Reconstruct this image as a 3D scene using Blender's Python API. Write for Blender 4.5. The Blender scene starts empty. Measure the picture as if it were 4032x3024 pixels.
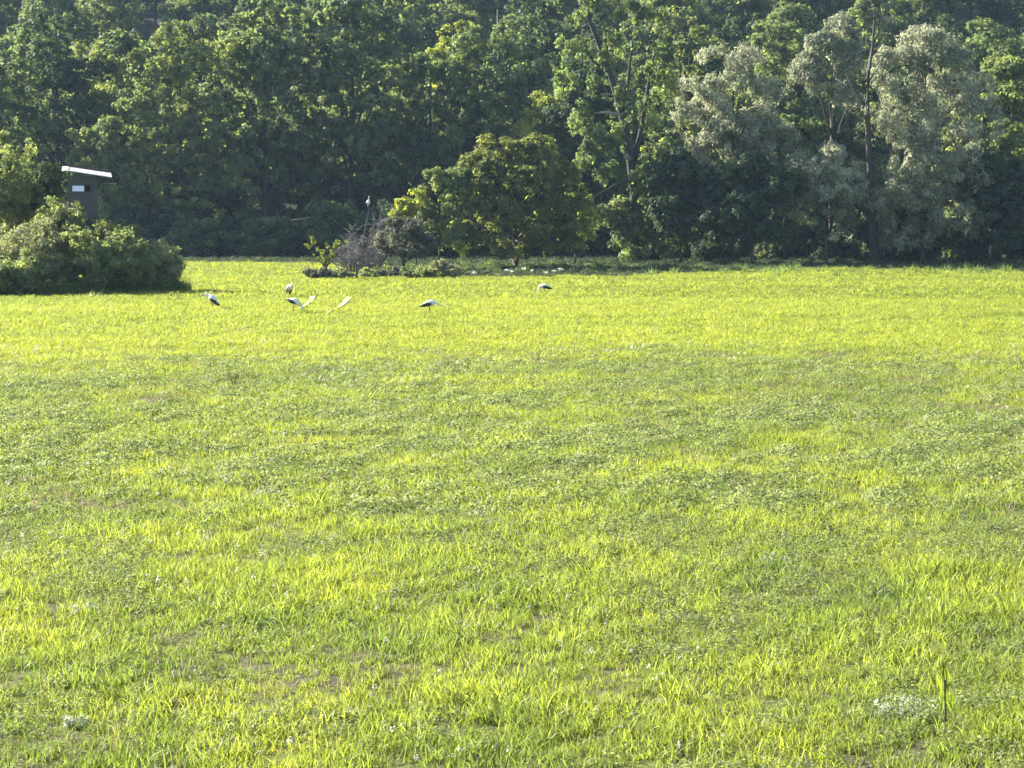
import bpy, math, random
import numpy as np
from mathutils import Vector, Matrix, Euler

sc = bpy.context.scene
COL = sc.collection
R = math.radians

# ------------------------------------------------------------------ camera, sky, sun, exposure
CAM_H = 3.8
PITCH = R(3.86)
cam_d = bpy.data.cameras.new('camera')
cam_d.sensor_width = 36.0
cam_d.lens = 80.36
cam_d.clip_start = 0.1
cam_d.clip_end = 4000
cam = bpy.data.objects.new('camera', cam_d)
cam.location = (0, 0, CAM_H)
cam.rotation_euler = (R(90) - PITCH, 0, 0)
COL.objects.link(cam)
sc.camera = cam

SUN_EL, SUN_AZ = R(29), R(-56)          # azimuth measured from +Y (view axis), negative = left
world = bpy.data.worlds.new('World')
sc.world = world
world.use_nodes = True
wn = world.node_tree
bg = wn.nodes['Background']
sky = wn.nodes.new('ShaderNodeTexSky')
sky.sky_type = 'NISHITA'
sky.sun_disc = False
sky.sun_elevation = SUN_EL
sky.sun_rotation = SUN_AZ
sky.altitude = 200
sky.air_density = 1.0
sky.dust_density = 1.0
wn.links.new(sky.outputs[0], bg.inputs[0])
bg.inputs[1].default_value = 0.06

sun_d = bpy.data.lights.new('sun', 'SUN')
sun_d.energy = 5.0
sun_d.angle = R(0.5)
sun_d.color = (1.0, 0.94, 0.82)
sun = bpy.data.objects.new('sun', sun_d)
to_sun = Vector((math.cos(SUN_EL) * math.sin(SUN_AZ), math.cos(SUN_EL) * math.cos(SUN_AZ), math.sin(SUN_EL)))
sun.rotation_euler = to_sun.to_track_quat('Z', 'Y').to_euler()
sun.location = (-60, 80, 90)
COL.objects.link(sun)

sc.view_settings.view_transform = 'Standard'
sc.view_settings.look = 'None'
sc.view_settings.exposure = 2.18
sc.view_settings.gamma = 1.0
sc.view_settings.use_curve_mapping = False
sc.cycles.use_denoising = True
sc.cycles.max_bounces = 8
sc.cycles.diffuse_bounces = 3
sc.cycles.glossy_bounces = 2
sc.cycles.transmission_bounces = 4
sc.cycles.transparent_max_bounces = 4
sc.cycles.volume_bounces = 0
sc.cycles.use_adaptive_sampling = True

# ------------------------------------------------------------------ placing helpers
F = 9000.0
def W(px, d):
    return (px - 2016) / F * d
def Z(py, d):
    return CAM_H + d * math.tan(-PITCH + math.atan((1512 - py) / F))
def D(py, z=0.0):
    return (CAM_H - z) / math.tan(PITCH + math.atan((py - 1512) / F))

_tab = np.random.RandomState(5).rand(256, 256)
def vnoise(x, y):
    x = np.asarray(x, float); y = np.asarray(y, float)
    xi = np.floor(x).astype(int); yi = np.floor(y).astype(int)
    fx = x - xi; fy = y - yi
    fx = fx * fx * (3 - 2 * fx); fy = fy * fy * (3 - 2 * fy)
    g = lambda a, b: _tab[a % 256, b % 256]
    return (g(xi, yi) * (1 - fx) + g(xi + 1, yi) * fx) * (1 - fy) + (g(xi, yi + 1) * (1 - fx) + g(xi + 1, yi + 1) * fx) * fy
def fbm(x, y, o=4):
    s = 0; a = 0.5; t = 0
    for i in range(o):
        s = s + a * vnoise(x * 2 ** i + 17.3 * i, y * 2 ** i + 9.1 * i); t += a; a *= 0.5
    return s / t
def sstep(a, b, x):
    t = np.clip((np.asarray(x, float) - a) / (b - a), 0, 1)
    return t * t * (3 - 2 * t)
def gz(x, y):
    """ground height"""
    x = np.asarray(x, float); y = np.asarray(y, float)
    z = 0.22 * (fbm(x / 22 + 40, y / 22 + 40, 3) - 0.5) * sstep(20, 60, y)
    z = z + 0.6 * sstep(184, 226, y) + 0.10 * (fbm(x / 5, y / 5, 2) - .5)
    h = np.maximum(y - 276, 0)
    z = z + 0.34 * h * h / (h + 30) + 3.0 * (fbm(x / 40 + 7, y / 40, 2) - .5) * sstep(276, 330, y)
    return z
def G(x, y):
    return float(gz(x, y))

# ------------------------------------------------------------------ materials
def new_mat(name):
    m = bpy.data.materials.new(name); m.use_nodes = True
    nt = m.node_tree; nt.nodes.clear()
    out = nt.nodes.new('ShaderNodeOutputMaterial')
    return m, nt, out
def node(nt, t, **kw):
    n = nt.nodes.new(t)
    for k, v in kw.items():
        setattr(n, k, v)
    return n
def mixrgb(nt, fac, a, b, mode='MIX'):
    n = node(nt, 'ShaderNodeMix', data_type='RGBA', blend_type=mode)
    for s, v in ((n.inputs[0], fac), (n.inputs[6], a), (n.inputs[7], b)):
        if isinstance(v, bpy.types.NodeSocket): nt.links.new(v, s)
        elif isinstance(v, (int, float)): s.default_value = v
        else: s.default_value = (*v, 1)
    return n.outputs[2]
def math_n(nt, op, a, b=0.0, c=0.0, clamp=False):
    n = node(nt, 'ShaderNodeMath', operation=op, use_clamp=clamp)
    for s, v in zip(n.inputs, (a, b, c)):
        if isinstance(v, bpy.types.NodeSocket): nt.links.new(v, s)
        else: s.default_value = v
    return n.outputs[0]
def noise_n(nt, scale, detail=3, vec=None, rough=.55):
    n = node(nt, 'ShaderNodeTexNoise')
    n.inputs['Scale'].default_value = scale; n.inputs['Detail'].default_value = detail
    n.inputs['Roughness'].default_value = rough
    if vec is not None: nt.links.new(vec, n.inputs['Vector'])
    return n.outputs['Fac']
def ramp01(nt, v, lo, hi):
    n = node(nt, 'ShaderNodeMapRange', clamp=True)
    nt.links.new(v, n.inputs[0]); n.inputs[1].default_value = lo; n.inputs[2].default_value = hi
    return n.outputs[0]

def leaf_mat(name, a, b, tr=(1.7, 1.7, .8), fac=.45, nscale=.25, rough=.62, spec=.12, val=(.36, 1.32), instancer=False):
    """a, b: the two leaf colours mixed by a world noise; tr: tint of the light passing through"""
    m, nt, out = new_mat(name)
    pos = node(nt, 'ShaderNodeNewGeometry').outputs['Position']
    nz = ramp01(nt, noise_n(nt, nscale, 3, pos), .32, .68)
    at = node(nt, 'ShaderNodeAttribute', attribute_name='tint').outputs['Fac']
    rnd = node(nt, 'ShaderNodeObjectInfo').outputs['Random']
    if instancer:
        hue = node(nt, 'ShaderNodeAttribute', attribute_name='hue', attribute_type='INSTANCER').outputs['Fac']
        f = math_n(nt, 'ADD', math_n(nt, 'MULTIPLY', hue, .75), math_n(nt, 'MULTIPLY', nz, .25), clamp=True)
    else:
        f = nz
    c = mixrgb(nt, f, a, b)
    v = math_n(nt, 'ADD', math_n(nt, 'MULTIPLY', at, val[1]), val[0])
    if instancer:
        v = math_n(nt, 'MULTIPLY', v, math_n(nt, 'ADD', math_n(nt, 'MULTIPLY', rnd, .4), .8))
    hsv = node(nt, 'ShaderNodeHueSaturation')
    nt.links.new(c, hsv.inputs['Color']); nt.links.new(v, hsv.inputs['Value'])
    col = hsv.outputs[0]
    p = node(nt, 'ShaderNodeBsdfPrincipled')
    nt.links.new(col, p.inputs['Base Color'])
    p.inputs['Roughness'].default_value = rough
    p.inputs['Specular IOR Level'].default_value = spec
    t = node(nt, 'ShaderNodeBsdfTranslucent')
    nt.links.new(mixrgb(nt, 1.0, col, tr, 'MULTIPLY'), t.inputs['Color'])
    mx = node(nt, 'ShaderNodeMixShader'); mx.inputs[0].default_value = fac
    nt.links.new(p.outputs[0], mx.inputs[1]); nt.links.new(t.outputs[0], mx.inputs[2])
    nt.links.new(mx.outputs[0], out.inputs[0])
    return m

def solid_mat(name, a, b=None, nscale=8, rough=.7, metal=0., spec=.3, bump=0., stretch=None, detail=4):
    m, nt, out = new_mat(name)
    p = node(nt, 'ShaderNodeBsdfPrincipled')
    p.inputs['Roughness'].default_value = rough; p.inputs['Metallic'].default_value = metal
    p.inputs['Specular IOR Level'].default_value = spec
    tc = node(nt, 'ShaderNodeTexCoord').outputs['Object']
    if stretch:
        mp = node(nt, 'ShaderNodeMapping'); mp.inputs['Scale'].default_value = stretch
        nt.links.new(tc, mp.inputs[0]); tc = mp.outputs[0]
    n = noise_n(nt, nscale, detail, tc)
    nt.links.new(mixrgb(nt, ramp01(nt, n, .3, .7), a, b or a), p.inputs['Base Color'])
    if bump:
        bp = node(nt, 'ShaderNodeBump'); bp.inputs['Strength'].default_value = bump
        nt.links.new(n, bp.inputs['Height']); nt.links.new(bp.outputs[0], p.inputs['Normal'])
    nt.links.new(p.outputs[0], out.inputs[0])
    return m

M = {}
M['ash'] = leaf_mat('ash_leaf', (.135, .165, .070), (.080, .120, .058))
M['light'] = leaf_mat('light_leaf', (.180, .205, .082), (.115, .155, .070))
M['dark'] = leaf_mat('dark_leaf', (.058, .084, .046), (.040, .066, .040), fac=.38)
M['poplar'] = leaf_mat('poplar_leaf', (.170, .205, .095), (.105, .152, .080), spec=.16)
M['olive'] = leaf_mat('olive_leaf', (.165, .180, .056), (.118, .142, .050), tr=(1.6, 1.6, .8))
M['willow'] = leaf_mat('willow_leaf', (.245, .265, .180), (.155, .185, .120), tr=(1.35, 1.4, .95), fac=.42)
M['silver'] = leaf_mat('silver_leaf', (.340, .350, .265), (.205, .230, .160), tr=(1.3, 1.3, 1.0), fac=.42)
M['yellow'] = leaf_mat('yellow_leaf', (.270, .290, .058), (.185, .215, .055), tr=(1.6, 1.65, .8))
M['mauve'] = leaf_mat('mauve_leaf', (.125, .132, .098), (.090, .100, .074), tr=(1.3, 1.25, .9))
M['hill'] = leaf_mat('hill_leaf', (.168, .195, .084), (.108, .148, .070))
M['scrub'] = leaf_mat('scrub_leaf', (.220, .248, .128), (.150, .185, .095), nscale=.5, fac=.5)
M['greybush'] = leaf_mat('grey_bush_leaf', (.235, .250, .175), (.160, .180, .122), nscale=.6, fac=.5)
M['bark'] = solid_mat('bark', (.085, .075, .065), (.040, .036, .032), 5, .9, bump=.5, stretch=(1, 1, .25))
M['greybark'] = solid_mat('grey_bark', (.060, .057, .058), (.035, .034, .035), 5, .9, bump=.5, stretch=(1, 1, .25))
M['palebark'] = solid_mat('pale_wood', (.30, .28, .22), (.20, .18, .14), 6, .8, bump=.4)
M['deadtwig'] = solid_mat('dead_twig', (.20, .18, .172), (.125, .112, .108), 3, .9)

# ------------------------------------------------------------------ mesh helpers
def mesh_np(name, V, Fq, mat, tint=None, smooth=False):
    """V (n,3), Fq (m,k) faces all with k corners"""
    me = bpy.data.meshes.new(name)
    V = np.asarray(V, np.float32); Fq = np.asarray(Fq, np.int32)
    k = Fq.shape[1]
    me.vertices.add(len(V)); me.vertices.foreach_set('co', V.ravel())
    me.loops.add(Fq.size); me.loops.foreach_set('vertex_index', Fq.ravel())
    me.polygons.add(len(Fq))
    me.polygons.foreach_set('loop_start', np.arange(len(Fq), dtype=np.int32) * k)
    if smooth: me.polygons.foreach_set('use_smooth', np.ones(len(Fq), bool))
    me.update(calc_edges=True)
    if mat: me.materials.append(mat)
    if tint is not None:
        a = me.attributes.new('tint', 'FLOAT', 'FACE')
        a.data.foreach_set('value', np.asarray(tint, np.float32))
    return me
def link(name, data, parent=None, loc=None, rot=None):
    o = bpy.data.objects.new(name, data)
    COL.objects.link(o)
    if parent: o.parent = parent
    if loc is not None: o.location = loc
    if rot is not None: o.rotation_euler = rot
    return o
def tag(o, label=None, cat=None, group=None, kind=None):
    if label: o['label'] = label
    if cat: o['category'] = cat
    if group: o['group'] = group
    if kind: o['kind'] = kind
    return o
def empty(name, loc, rz=0.0):
    o = bpy.data.objects.new(name, None); o.location = loc; o.rotation_euler = (0, 0, rz)
    o.empty_display_size = .3
    COL.objects.link(o); return o
def copy_thing(o, loc, rz=0.0, scale=None):
    c = o.copy(); COL.objects.link(c); c.location = loc; c.rotation_euler = (0, 0, rz)
    if scale is not None: c.scale = scale
    for ch in o.children:
        k = ch.copy(); COL.objects.link(k); k.parent = c
        for g in ch.children:
            q = g.copy(); COL.objects.link(q); q.parent = k
    return c

class MB:
    """mesh builder: tubes, boxes, lofts gathered into one mesh"""
    def __init__(s): s.v = []; s.f = []; s.n = 0
    def add(s, v, f):
        s.f += [tuple(i + s.n for i in q) for q in f]; s.v += [tuple(p) for p in v]; s.n += len(v)
    def tube(s, pts, rad, n=6, squash=None):
        pts = [Vector(p) for p in pts]; v = []; f = []
        up = Vector((0, 0, 1))
        for i, p in enumerate(pts):
            t = (pts[min(i + 1, len(pts) - 1)] - pts[max(i - 1, 0)]).normalized()
            a = t.cross(up)
            if a.length < 1e-3: a = t.cross(Vector((0, 1, 0)))
            a.normalize(); b = a.cross(t).normalized()
            r = rad[i] if hasattr(rad, '__len__') else rad
            ra, rb = (r if hasattr(r, '__len__') else (r, r))
            for k in range(n):
                an = 2 * math.pi * k / n
                v.append(p + a * (math.cos(an) * ra) + b * (math.sin(an) * rb))
        for i in range(len(pts) - 1):
            for k in range(n):
                f.append((i * n + k, i * n + (k + 1) % n, (i + 1) * n + (k + 1) % n, (i + 1) * n + k))
        f.append(tuple(range(n))[::-1]); f.append(tuple((len(pts) - 1) * n + k for k in range(n)))
        s.add(v, f); return s
    def box(s, c, size, rot=None):
        x, y, z = [q / 2 for q in size]
        v = [Vector((sx * x, sy * y, sz * z)) for sz in (-1, 1) for sx, sy in ((-1, -1), (1, -1), (1, 1), (-1, 1))]
        if rot is not None: v = [Euler(rot).to_matrix() @ p for p in v]
        v = [p + Vector(c) for p in v]
        s.add(v, [(3, 2, 1, 0), (4, 5, 6, 7), (0, 1, 5, 4), (1, 2, 6, 5), (2, 3, 7, 6), (3, 0, 4, 7)]); return s
    def mesh(s, name, mat, smooth=False):
        me = bpy.data.meshes.new(name); me.from_pydata(s.v, [], s.f); me.materials.append(mat)
        if smooth: me.polygons.foreach_set('use_smooth', np.ones(len(me.polygons), bool))
        me.update(); return me
    def build(s, name, mat, parent=None, smooth=False, loc=None, rot=None):
        return link(name, s.mesh(name, mat, smooth), parent, loc, rot)

def unit(a):
    return a / np.maximum(np.linalg.norm(a, axis=1, keepdims=True), 1e-6)
def leaf_quads(rng, C, out, L, ratio, tint, droop=0., upb=.45):
    """rhombic leaf faces at C, loosely facing outwards and up"""
    n = len(C)
    N = unit(out * .8 + rng.normal(0, .42, (n, 3)) + np.array([0, 0, upb * .8]))
    T = rng.normal(0, 1, (n, 3)) + np.array([0, 0, -1.]) * droop * 3
    T = unit(T - (T * N).sum(1, keepdims=True) * N)
    B = np.cross(N, T)
    l = (L * rng.uniform(.65, 1.25, n))[:, None]
    w = l * ratio
    V = np.stack([C - T * l * .5, C + B * w * .5 - T * l * .05, C + T * l * .5, C - B * w * .5 - T * l * .05], 1).reshape(-1, 3)
    Fq = np.arange(n * 4).reshape(n, 4)
    return V, Fq, tint

def crown_mesh(name, seed, lobes, mat, leaves=20000, leaf=.42, ratio=.6, clump=.55, per=34, droop=0., gap=.40, upb=.45, skirt=False):
    rng = np.random.RandomState(seed)
    lb = np.asarray(lobes, float)
    area = (lb[:, 3] * lb[:, 4] + lb[:, 3] * lb[:, 5] + lb[:, 4] * lb[:, 5])
    nc = int(leaves / per)
    pick = rng.choice(len(lb), nc * 2, p=area / area.sum())
    d = unit(rng.normal(0, 1, (nc * 2, 3)))
    if not skirt: d[:, 2] = np.where(d[:, 2] < -.55, -d[:, 2], d[:, 2])
    fr = np.where(rng.rand(nc * 2) < .78, rng.uniform(.82, 1.06, nc * 2), rng.uniform(.25, .85, nc * 2))
    C = lb[pick, :3] + d * lb[pick, 3:] * fr[:, None]
    k = 1.1 / max(clump * 2.2, .1)
    g = .6 * vnoise(C[:, 0] * k + seed, C[:, 2] * k) + .4 * vnoise(C[:, 1] * k + 31, C[:, 2] * k * .8 + seed)
    keep = np.argsort(-(g + rng.uniform(0, gap, nc * 2)))[:nc]
    C = C[keep]; d = d[keep]
    ct = rng.rand(nc)
    idx = np.repeat(np.arange(nc), per)
    off = unit(rng.normal(0, 1, (len(idx), 3))) * (rng.rand(len(idx)) ** .45)[:, None] * clump * np.array([1., 1., .78]) * rng.uniform(.7, 1.45, nc)[idx][:, None]
    if droop: off[:, 2] -= np.abs(rng.normal(0, clump * droop, len(idx)))
    P = C[idx] + off
    out = unit(d[idx] * .45 + unit(off) * .9)
    V, Fq, t = leaf_quads(rng, P, out, leaf, ratio, np.clip(ct[idx] * .75 + rng.rand(len(idx)) * .25, 0, 1), droop, upb)
    return mesh_np(name, V, Fq, mat, t)

def auto_lobes(rng, rx, rz, n, lobe=.42, taper=.25, ry=None):
    """lobes of a crown centred on the origin with half-width rx and half-height rz"""
    ry = ry or rx
    L = [(0, 0, -rz * .1, rx * .58, ry * .58, rz * .66)]
    for i in range(n):
        zz = -0.85 + 1.75 * (i + .5) / n + rng.uniform(-.1, .1)
        zz = max(-.9, min(.95, zz))
        a = i * 2.39996 + rng.uniform(-.5, .5)
        q = math.sqrt(max(0.02, 1 - zz * zz)) * (1 - taper * max(zz, 0))
        r = lobe * rng.uniform(.72, 1.22)
        L.append((math.cos(a) * q * rx * .68, math.sin(a) * q * ry * .68, zz * rz * .78,
                  rx * r, ry * r, min(rz * .34, rx * r * rng.uniform(.75, 1.05))))
    return L

def trunk_mb(rng, base, top, r0, r1, limbs, n=7):
    mb = MB()
    b, t = Vector(base), Vector(top)
    pts = [b + (t - b) * q + Vector((rng.uniform(-.1, .1), rng.uniform(-.1, .1), 0)) * (t - b).length * .06 * (1 if 0 < q < 1 else 0) for q in (0, .06, .25, .5, .75, 1)]
    rad = [r0 * 1.5, r0, r0 * .86, r0 * .6 + r1 * .4, r0 * .3 + r1 * .7, r1]
    mb.tube(pts, rad, n)
    for L in limbs:
        e = Vector(L)
        q = min(.9, max(.25, ((e.z - b.z) / max(t.z - b.z, .1)) * .62))
        s0 = b + (t - b) * q
        mid = s0.lerp(e, .5) + Vector((0, 0, (e - s0).length * .12))
        rr = (r0 * (1 - q) + r1 * q) * .5
        mb.tube([s0, mid, e], [rr, rr * .6, rr * .22], 5)
    return mb

def tree(name, label, px, d, top, width, bot, mat, seed, cat='tree', n=18, leaves=20000, leaf=.42, ratio=.6, clump=.55,
         per=34, droop=0., lobe=.40, taper=.25, gap=.22, skirt=False, dens=1.5, bark='bark', lobes=None, trunk_r=None, group=None, upb=.45, base_px=None, depth=None):
    """a broadleaf tree standing at depth d whose crown fills width px around px between rows top and bot"""
    rnd = random.Random(seed)
    x = W(px, d); z0 = G(x, d)
    zt, zb = Z(top, d), max(Z(bot, d), z0 + (-.35 if skirt else .2))
    rz = (zt - zb) / 2; rx = width / F * d / 2 * (1.22 if skirt else 1.1)
    bx = W(base_px, d) if base_px else x
    root = empty(name, (bx, d, z0 - .05))
    cz = (zt + zb) / 2 - z0 + .05
    if lobes is None:
        lobes = auto_lobes(rnd, rx * .9, rz * .92, n, lobe, taper, ry=depth and depth / 2)
        lobes = [(a + x - bx, b, c + cz, p, q, r) for a, b, c, p, q, r in lobes]
        if skirt:
            for k in range(9):
                a = rnd.uniform(0, 6.28); q = rnd.uniform(.1, .85)
                lobes.append((math.cos(a) * q * rx * .8, math.sin(a) * q * rx * .8, cz + rz * (.95 * math.sqrt(1 - q * q * .7) + rnd.uniform(-.1, .12)), rx * .09, rx * .09, rz * rnd.uniform(.12, .3)))
    else:
        lobes = [(W(a, d) - bx, b, Z(c, d) - z0, p / F * d, q, r / F * d) for a, b, c, p, q, r in lobes]
    me = crown_mesh('crown', seed, lobes, M[mat], int(leaves * dens), leaf * 1.06, ratio, clump, per, droop, gap, upb, skirt)
    link('crown', me, root)
    r0 = trunk_r or max(.08, (zt - z0) * .014)
    ls = sorted(lobes, key=lambda q: q[2])
    limbs = [l[:3] for l in ls[::max(1, len(ls) // 9)]]
    trunk_mb(rnd, (0, 0, -.1), (x - bx, 0, (zt - z0) * .86), r0, r0 * .2, limbs).build('trunk', M[bark], root, True)
    return tag(root, label, cat, group)

# ------------------------------------------------------------------ ground
def build_ground():
    xs = np.concatenate([np.linspace(-600, -130, 24), np.linspace(-125, 125, 140), np.linspace(130, 600, 24)])
    ys = np.concatenate([np.linspace(-80, 10, 10), np.linspace(11, 130, 130), np.linspace(132, 360, 110), np.linspace(365, 900, 50)])
    X, Y = np.meshgrid(xs, ys)
    V = np.stack([X.ravel(), Y.ravel(), gz(X, Y).ravel()], 1)
    nx, ny = len(xs), len(ys)
    i = np.arange(nx * ny).reshape(ny, nx)
    Fq = np.stack([i[:-1, :-1], i[:-1, 1:], i[1:, 1:], i[1:, :-1]], -1).reshape(-1, 4)
    m, nt, out = new_mat('meadow_soil')
    pos = node(nt, 'ShaderNodeNewGeometry').outputs['Position']
    p = node(nt, 'ShaderNodeBsdfPrincipled'); p.inputs['Roughness'].default_value = .95
    p.inputs['Specular IOR Level'].default_value = .1
    turf = mixrgb(nt, ramp01(nt, noise_n(nt, 1.2, 6, pos), .35, .65), (.075, .085, .025), (.11, .13, .03))
    soil = mixrgb(nt, ramp01(nt, noise_n(nt, 9, 5, pos), .4, .6), (.10, .085, .055), (.06, .06, .03))
    mead = mixrgb(nt, ramp01(nt, noise_n(nt, .35, 4, pos), .48, .66), turf, soil)
    sep = node(nt, 'ShaderNodeSeparateXYZ'); nt.links.new(pos, sep.inputs[0])
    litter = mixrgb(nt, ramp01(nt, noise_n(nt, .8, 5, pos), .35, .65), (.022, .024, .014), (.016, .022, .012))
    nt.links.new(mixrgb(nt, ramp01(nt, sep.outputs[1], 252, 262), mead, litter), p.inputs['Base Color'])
    bp = node(nt, 'ShaderNodeBump'); bp.inputs['Strength'].default_value = .6; bp.inputs['Distance'].default_value = .08
    nt.links.new(noise_n(nt, 14, 5, pos), bp.inputs['Height']); nt.links.new(bp.outputs[0], p.inputs['Normal'])
    nt.links.new(p.outputs[0], out.inputs[0])
    o = link('ground', mesh_np('ground', V, Fq, m, smooth=True))
    tag(o, 'flat meadow ground rising into a wooded hill behind', kind='structure')

def ribbon(name, pts, mat, label, lift=.012, step=1.0, wob=.3, seed=1):
    """a strip laid on the ground along (x, y, width) points"""
    rnd = random.Random(seed); V = []; Fq = []
    P = []
    for a, b in zip(pts[:-1], pts[1:]):
        n = max(2, int(math.hypot(b[0] - a[0], b[1] - a[1]) / step))
        P += [[a[j] + (b[j] - a[j]) * k / n for j in range(3)] for k in range(n)]
    P.append(list(pts[-1]))
    for i, p in enumerate(P):
        q = P[min(i + 1, len(P) - 1)]; r = P[max(i - 1, 0)]
        t = Vector((q[0] - r[0], q[1] - r[1], 0)).normalized(); nrm = Vector((-t.y, t.x, 0))
        w = p[2] * (1 + rnd.uniform(-wob, wob))
        for s in (-.5, 0, .5):
            x, y = p[0] + nrm.x * w * s, p[1] + nrm.y * w * s
            V.append((x, y, G(x, y) + lift))
        if i:
            for s in (0, 1):
                a = (i - 1) * 3 + s
                Fq.append((a, a + 1, a + 4, a + 3))
    o = link(name, mesh_np(name, V, Fq, mat))
    tag(o, label, kind='structure'); return o

build_ground()
M['verge'] = solid_mat('bare_verge_earth', (.13, .105, .075), (.075, .07, .045), .9, .95, spec=.1, bump=.4)
ribbon('dirt_track', [(20, 226, 3), (32, 222, 4), (48, 221, 5), (64, 218, 6), (80, 214, 6)], M['verge'],
       'bare brown track in the shade along the wood edge', step=1.5)
M['rut'] = solid_mat('dry_rut_grass', (.60, .56, .34), (.46, .43, .22), 4, .95, spec=.1)

# ------------------------------------------------------------------ meadow grass (stuff)
def blade_tuft(name, seed, n, rad, h, w, mat, lean=.35, seg=3):
    rng = np.random.RandomState(seed); V = []; Fq = []; T = []
    for i in range(n):
        a = rng.uniform(0, 2 * math.pi); r = rad * math.sqrt(rng.rand())
        b = np.array([math.cos(a) * r, math.sin(a) * r, -.01])
        hh = rng.uniform(*h); la = rng.uniform(0, 2 * math.pi); ln = abs(rng.normal(0, lean)) * hh + r * .4
        ld = np.array([math.cos(la), math.sin(la), 0]) * ln
        fa = rng.uniform(0, math.pi); side = np.array([math.cos(fa), math.sin(fa), 0]) * w * rng.uniform(.6, 1.2) * .5
        s0 = len(V)
        for k in range(seg + 1):
            q = k / seg
            c = b + np.array([0, 0, hh * (q - .18 * q * q * min(1.5, ln / hh * 1.6))]) + ld * q * q
            ww = side * (1 - q ** 1.6) + side * .04
            V += [c - ww, c + ww]
        t = rng.rand()
        for k in range(seg):
            a0 = s0 + 2 * k
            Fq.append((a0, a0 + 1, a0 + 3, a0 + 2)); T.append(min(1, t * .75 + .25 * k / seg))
    return mesh_np(name, V, Fq, mat, T)
def herb_tuft(name, seed, n, rad, h, leaf, mat):
    rng = np.random.RandomState(seed)
    a = rng.uniform(0, 2 * math.pi, n); r = rad * np.sqrt(rng.rand(n))
    C = np.stack([np.cos(a) * r, np.sin(a) * r, h * (1 - (r / rad) ** 2 * .6) * rng.uniform(.3, 1.1, n)], 1)
    V, Fq, t = leaf_quads(rng, C, unit(C + [0, 0, .05]), leaf, .62, rng.rand(n), 0, .7)
    return mesh_np(name, V, Fq, mat, t)

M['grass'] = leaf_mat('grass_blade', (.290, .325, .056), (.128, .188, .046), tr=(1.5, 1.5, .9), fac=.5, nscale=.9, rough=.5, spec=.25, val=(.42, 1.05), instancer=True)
M['herb'] = leaf_mat('herb_leaf', (.25, .285, .125), (.165, .205, .080), tr=(1.3, 1.35, .8), fac=.4, nscale=.9, rough=.6, val=(.6, .8), instancer=True)
M['dry'] = leaf_mat('dry_blade', (.34, .28, .19), (.24, .20, .14), tr=(1.1, 1.0, .8), fac=.35, nscale=.9, rough=.7, val=(.6, .7), instancer=True)
M['stalk'] = leaf_mat('straw_stalk', (.38, .36, .17), (.28, .25, .12), tr=(1.2, 1.15, .8), fac=.4, val=(.6, .6), instancer=True)
M['vergeshade'] = leaf_mat('verge_leaf', (.058, .082, .040), (.040, .060, .034), tr=(1.4, 1.4, .8), fac=.35, nscale=.3, instancer=True)  # dark leaf colour paints the wood's shadow onto the verge
M['fringe'] = leaf_mat('fringe_leaf', (.20, .26, .07), (.12, .18, .07), tr=(1.4, 1.4, .8), fac=.45, nscale=.3, instancer=True)
M['petal'] = leaf_mat('pale_petal', (.75, .74, .60), (.70, .62, .60), tr=(1, 1, 1), fac=.3, val=(.8, .3), instancer=True)

def scatter(name, label, P, rot, scl, idx, hue, sources):
    coll = bpy.data.collections.new(name + '_pieces')
    for i, me in enumerate(sources):
        coll.objects.link(bpy.data.objects.new('%s_%02d' % (name, i), me))
    me = bpy.data.meshes.new(name)
    me.vertices.add(len(P)); me.vertices.foreach_set('co', np.asarray(P, np.float32).ravel())
    for nm, ty, key, val in (('rot', 'FLOAT_VECTOR', 'vector', rot), ('scl', 'FLOAT', 'value', scl), ('idx', 'INT', 'value', idx), ('hue', 'FLOAT', 'value', hue)):
        a = me.attributes.new(nm, ty, 'POINT')
        a.data.foreach_set(key, np.asarray(val, np.int32 if ty == 'INT' else np.float32).ravel())
    o = link(name, me)
    ng = bpy.data.node_groups.new(name, 'GeometryNodeTree')
    ng.interface.new_socket('Geometry', in_out='INPUT', socket_type='NodeSocketGeometry')
    ng.interface.new_socket('Geometry', in_out='OUTPUT', socket_type='NodeSocketGeometry')
    gi = ng.nodes.new('NodeGroupInput'); go = ng.nodes.new('NodeGroupOutput')
    ip = ng.nodes.new('GeometryNodeInstanceOnPoints')
    ci = ng.nodes.new('GeometryNodeCollectionInfo')
    ci.inputs['Collection'].default_value = coll
    ci.inputs['Separate Children'].default_value = True; ci.inputs['Reset Children'].default_value = True
    def att(nm, ty):
        n = ng.nodes.new('GeometryNodeInputNamedAttribute'); n.data_type = ty; n.inputs['Name'].default_value = nm
        return next(s for s in n.outputs if s.enabled and s.name == 'Attribute')
    e2r = ng.nodes.new('FunctionNodeEulerToRotation')
    ng.links.new(att('rot', 'FLOAT_VECTOR'), e2r.inputs[0])
    ng.links.new(gi.outputs[0], ip.inputs['Points'])
    ng.links.new(ci.outputs[0], ip.inputs['Instance'])
    ip.inputs['Pick Instance'].default_value = True
    ng.links.new(att('idx', 'INT'), ip.inputs['Instance Index'])
    ng.links.new(e2r.outputs[0], ip.inputs['Rotation'])
    ng.links.new(att('scl', 'FLOAT'), ip.inputs['Scale'])
    ng.links.new(ip.outputs[0], go.inputs[0])
    o.modifiers.new('scatter', 'NODES').node_group = ng
    tag(o, label, kind='stuff')
    return o

def sample(rng, d0, d1, density, margin=2.0):
    """uniform ground points in the strip of meadow between two distances, a little wider than the view"""
    k = .224 * 1.07
    area = k * (d1 * d1 - d0 * d0) + 2 * margin * (d1 - d0)
    n = int(area * density)
    y = np.sqrt(rng.rand(n * 2) * (d1 * d1 - d0 * d0) + d0 * d0)[:n]
    x = (rng.rand(n) * 2 - 1) * (k * y + margin)
    return x, y

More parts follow.
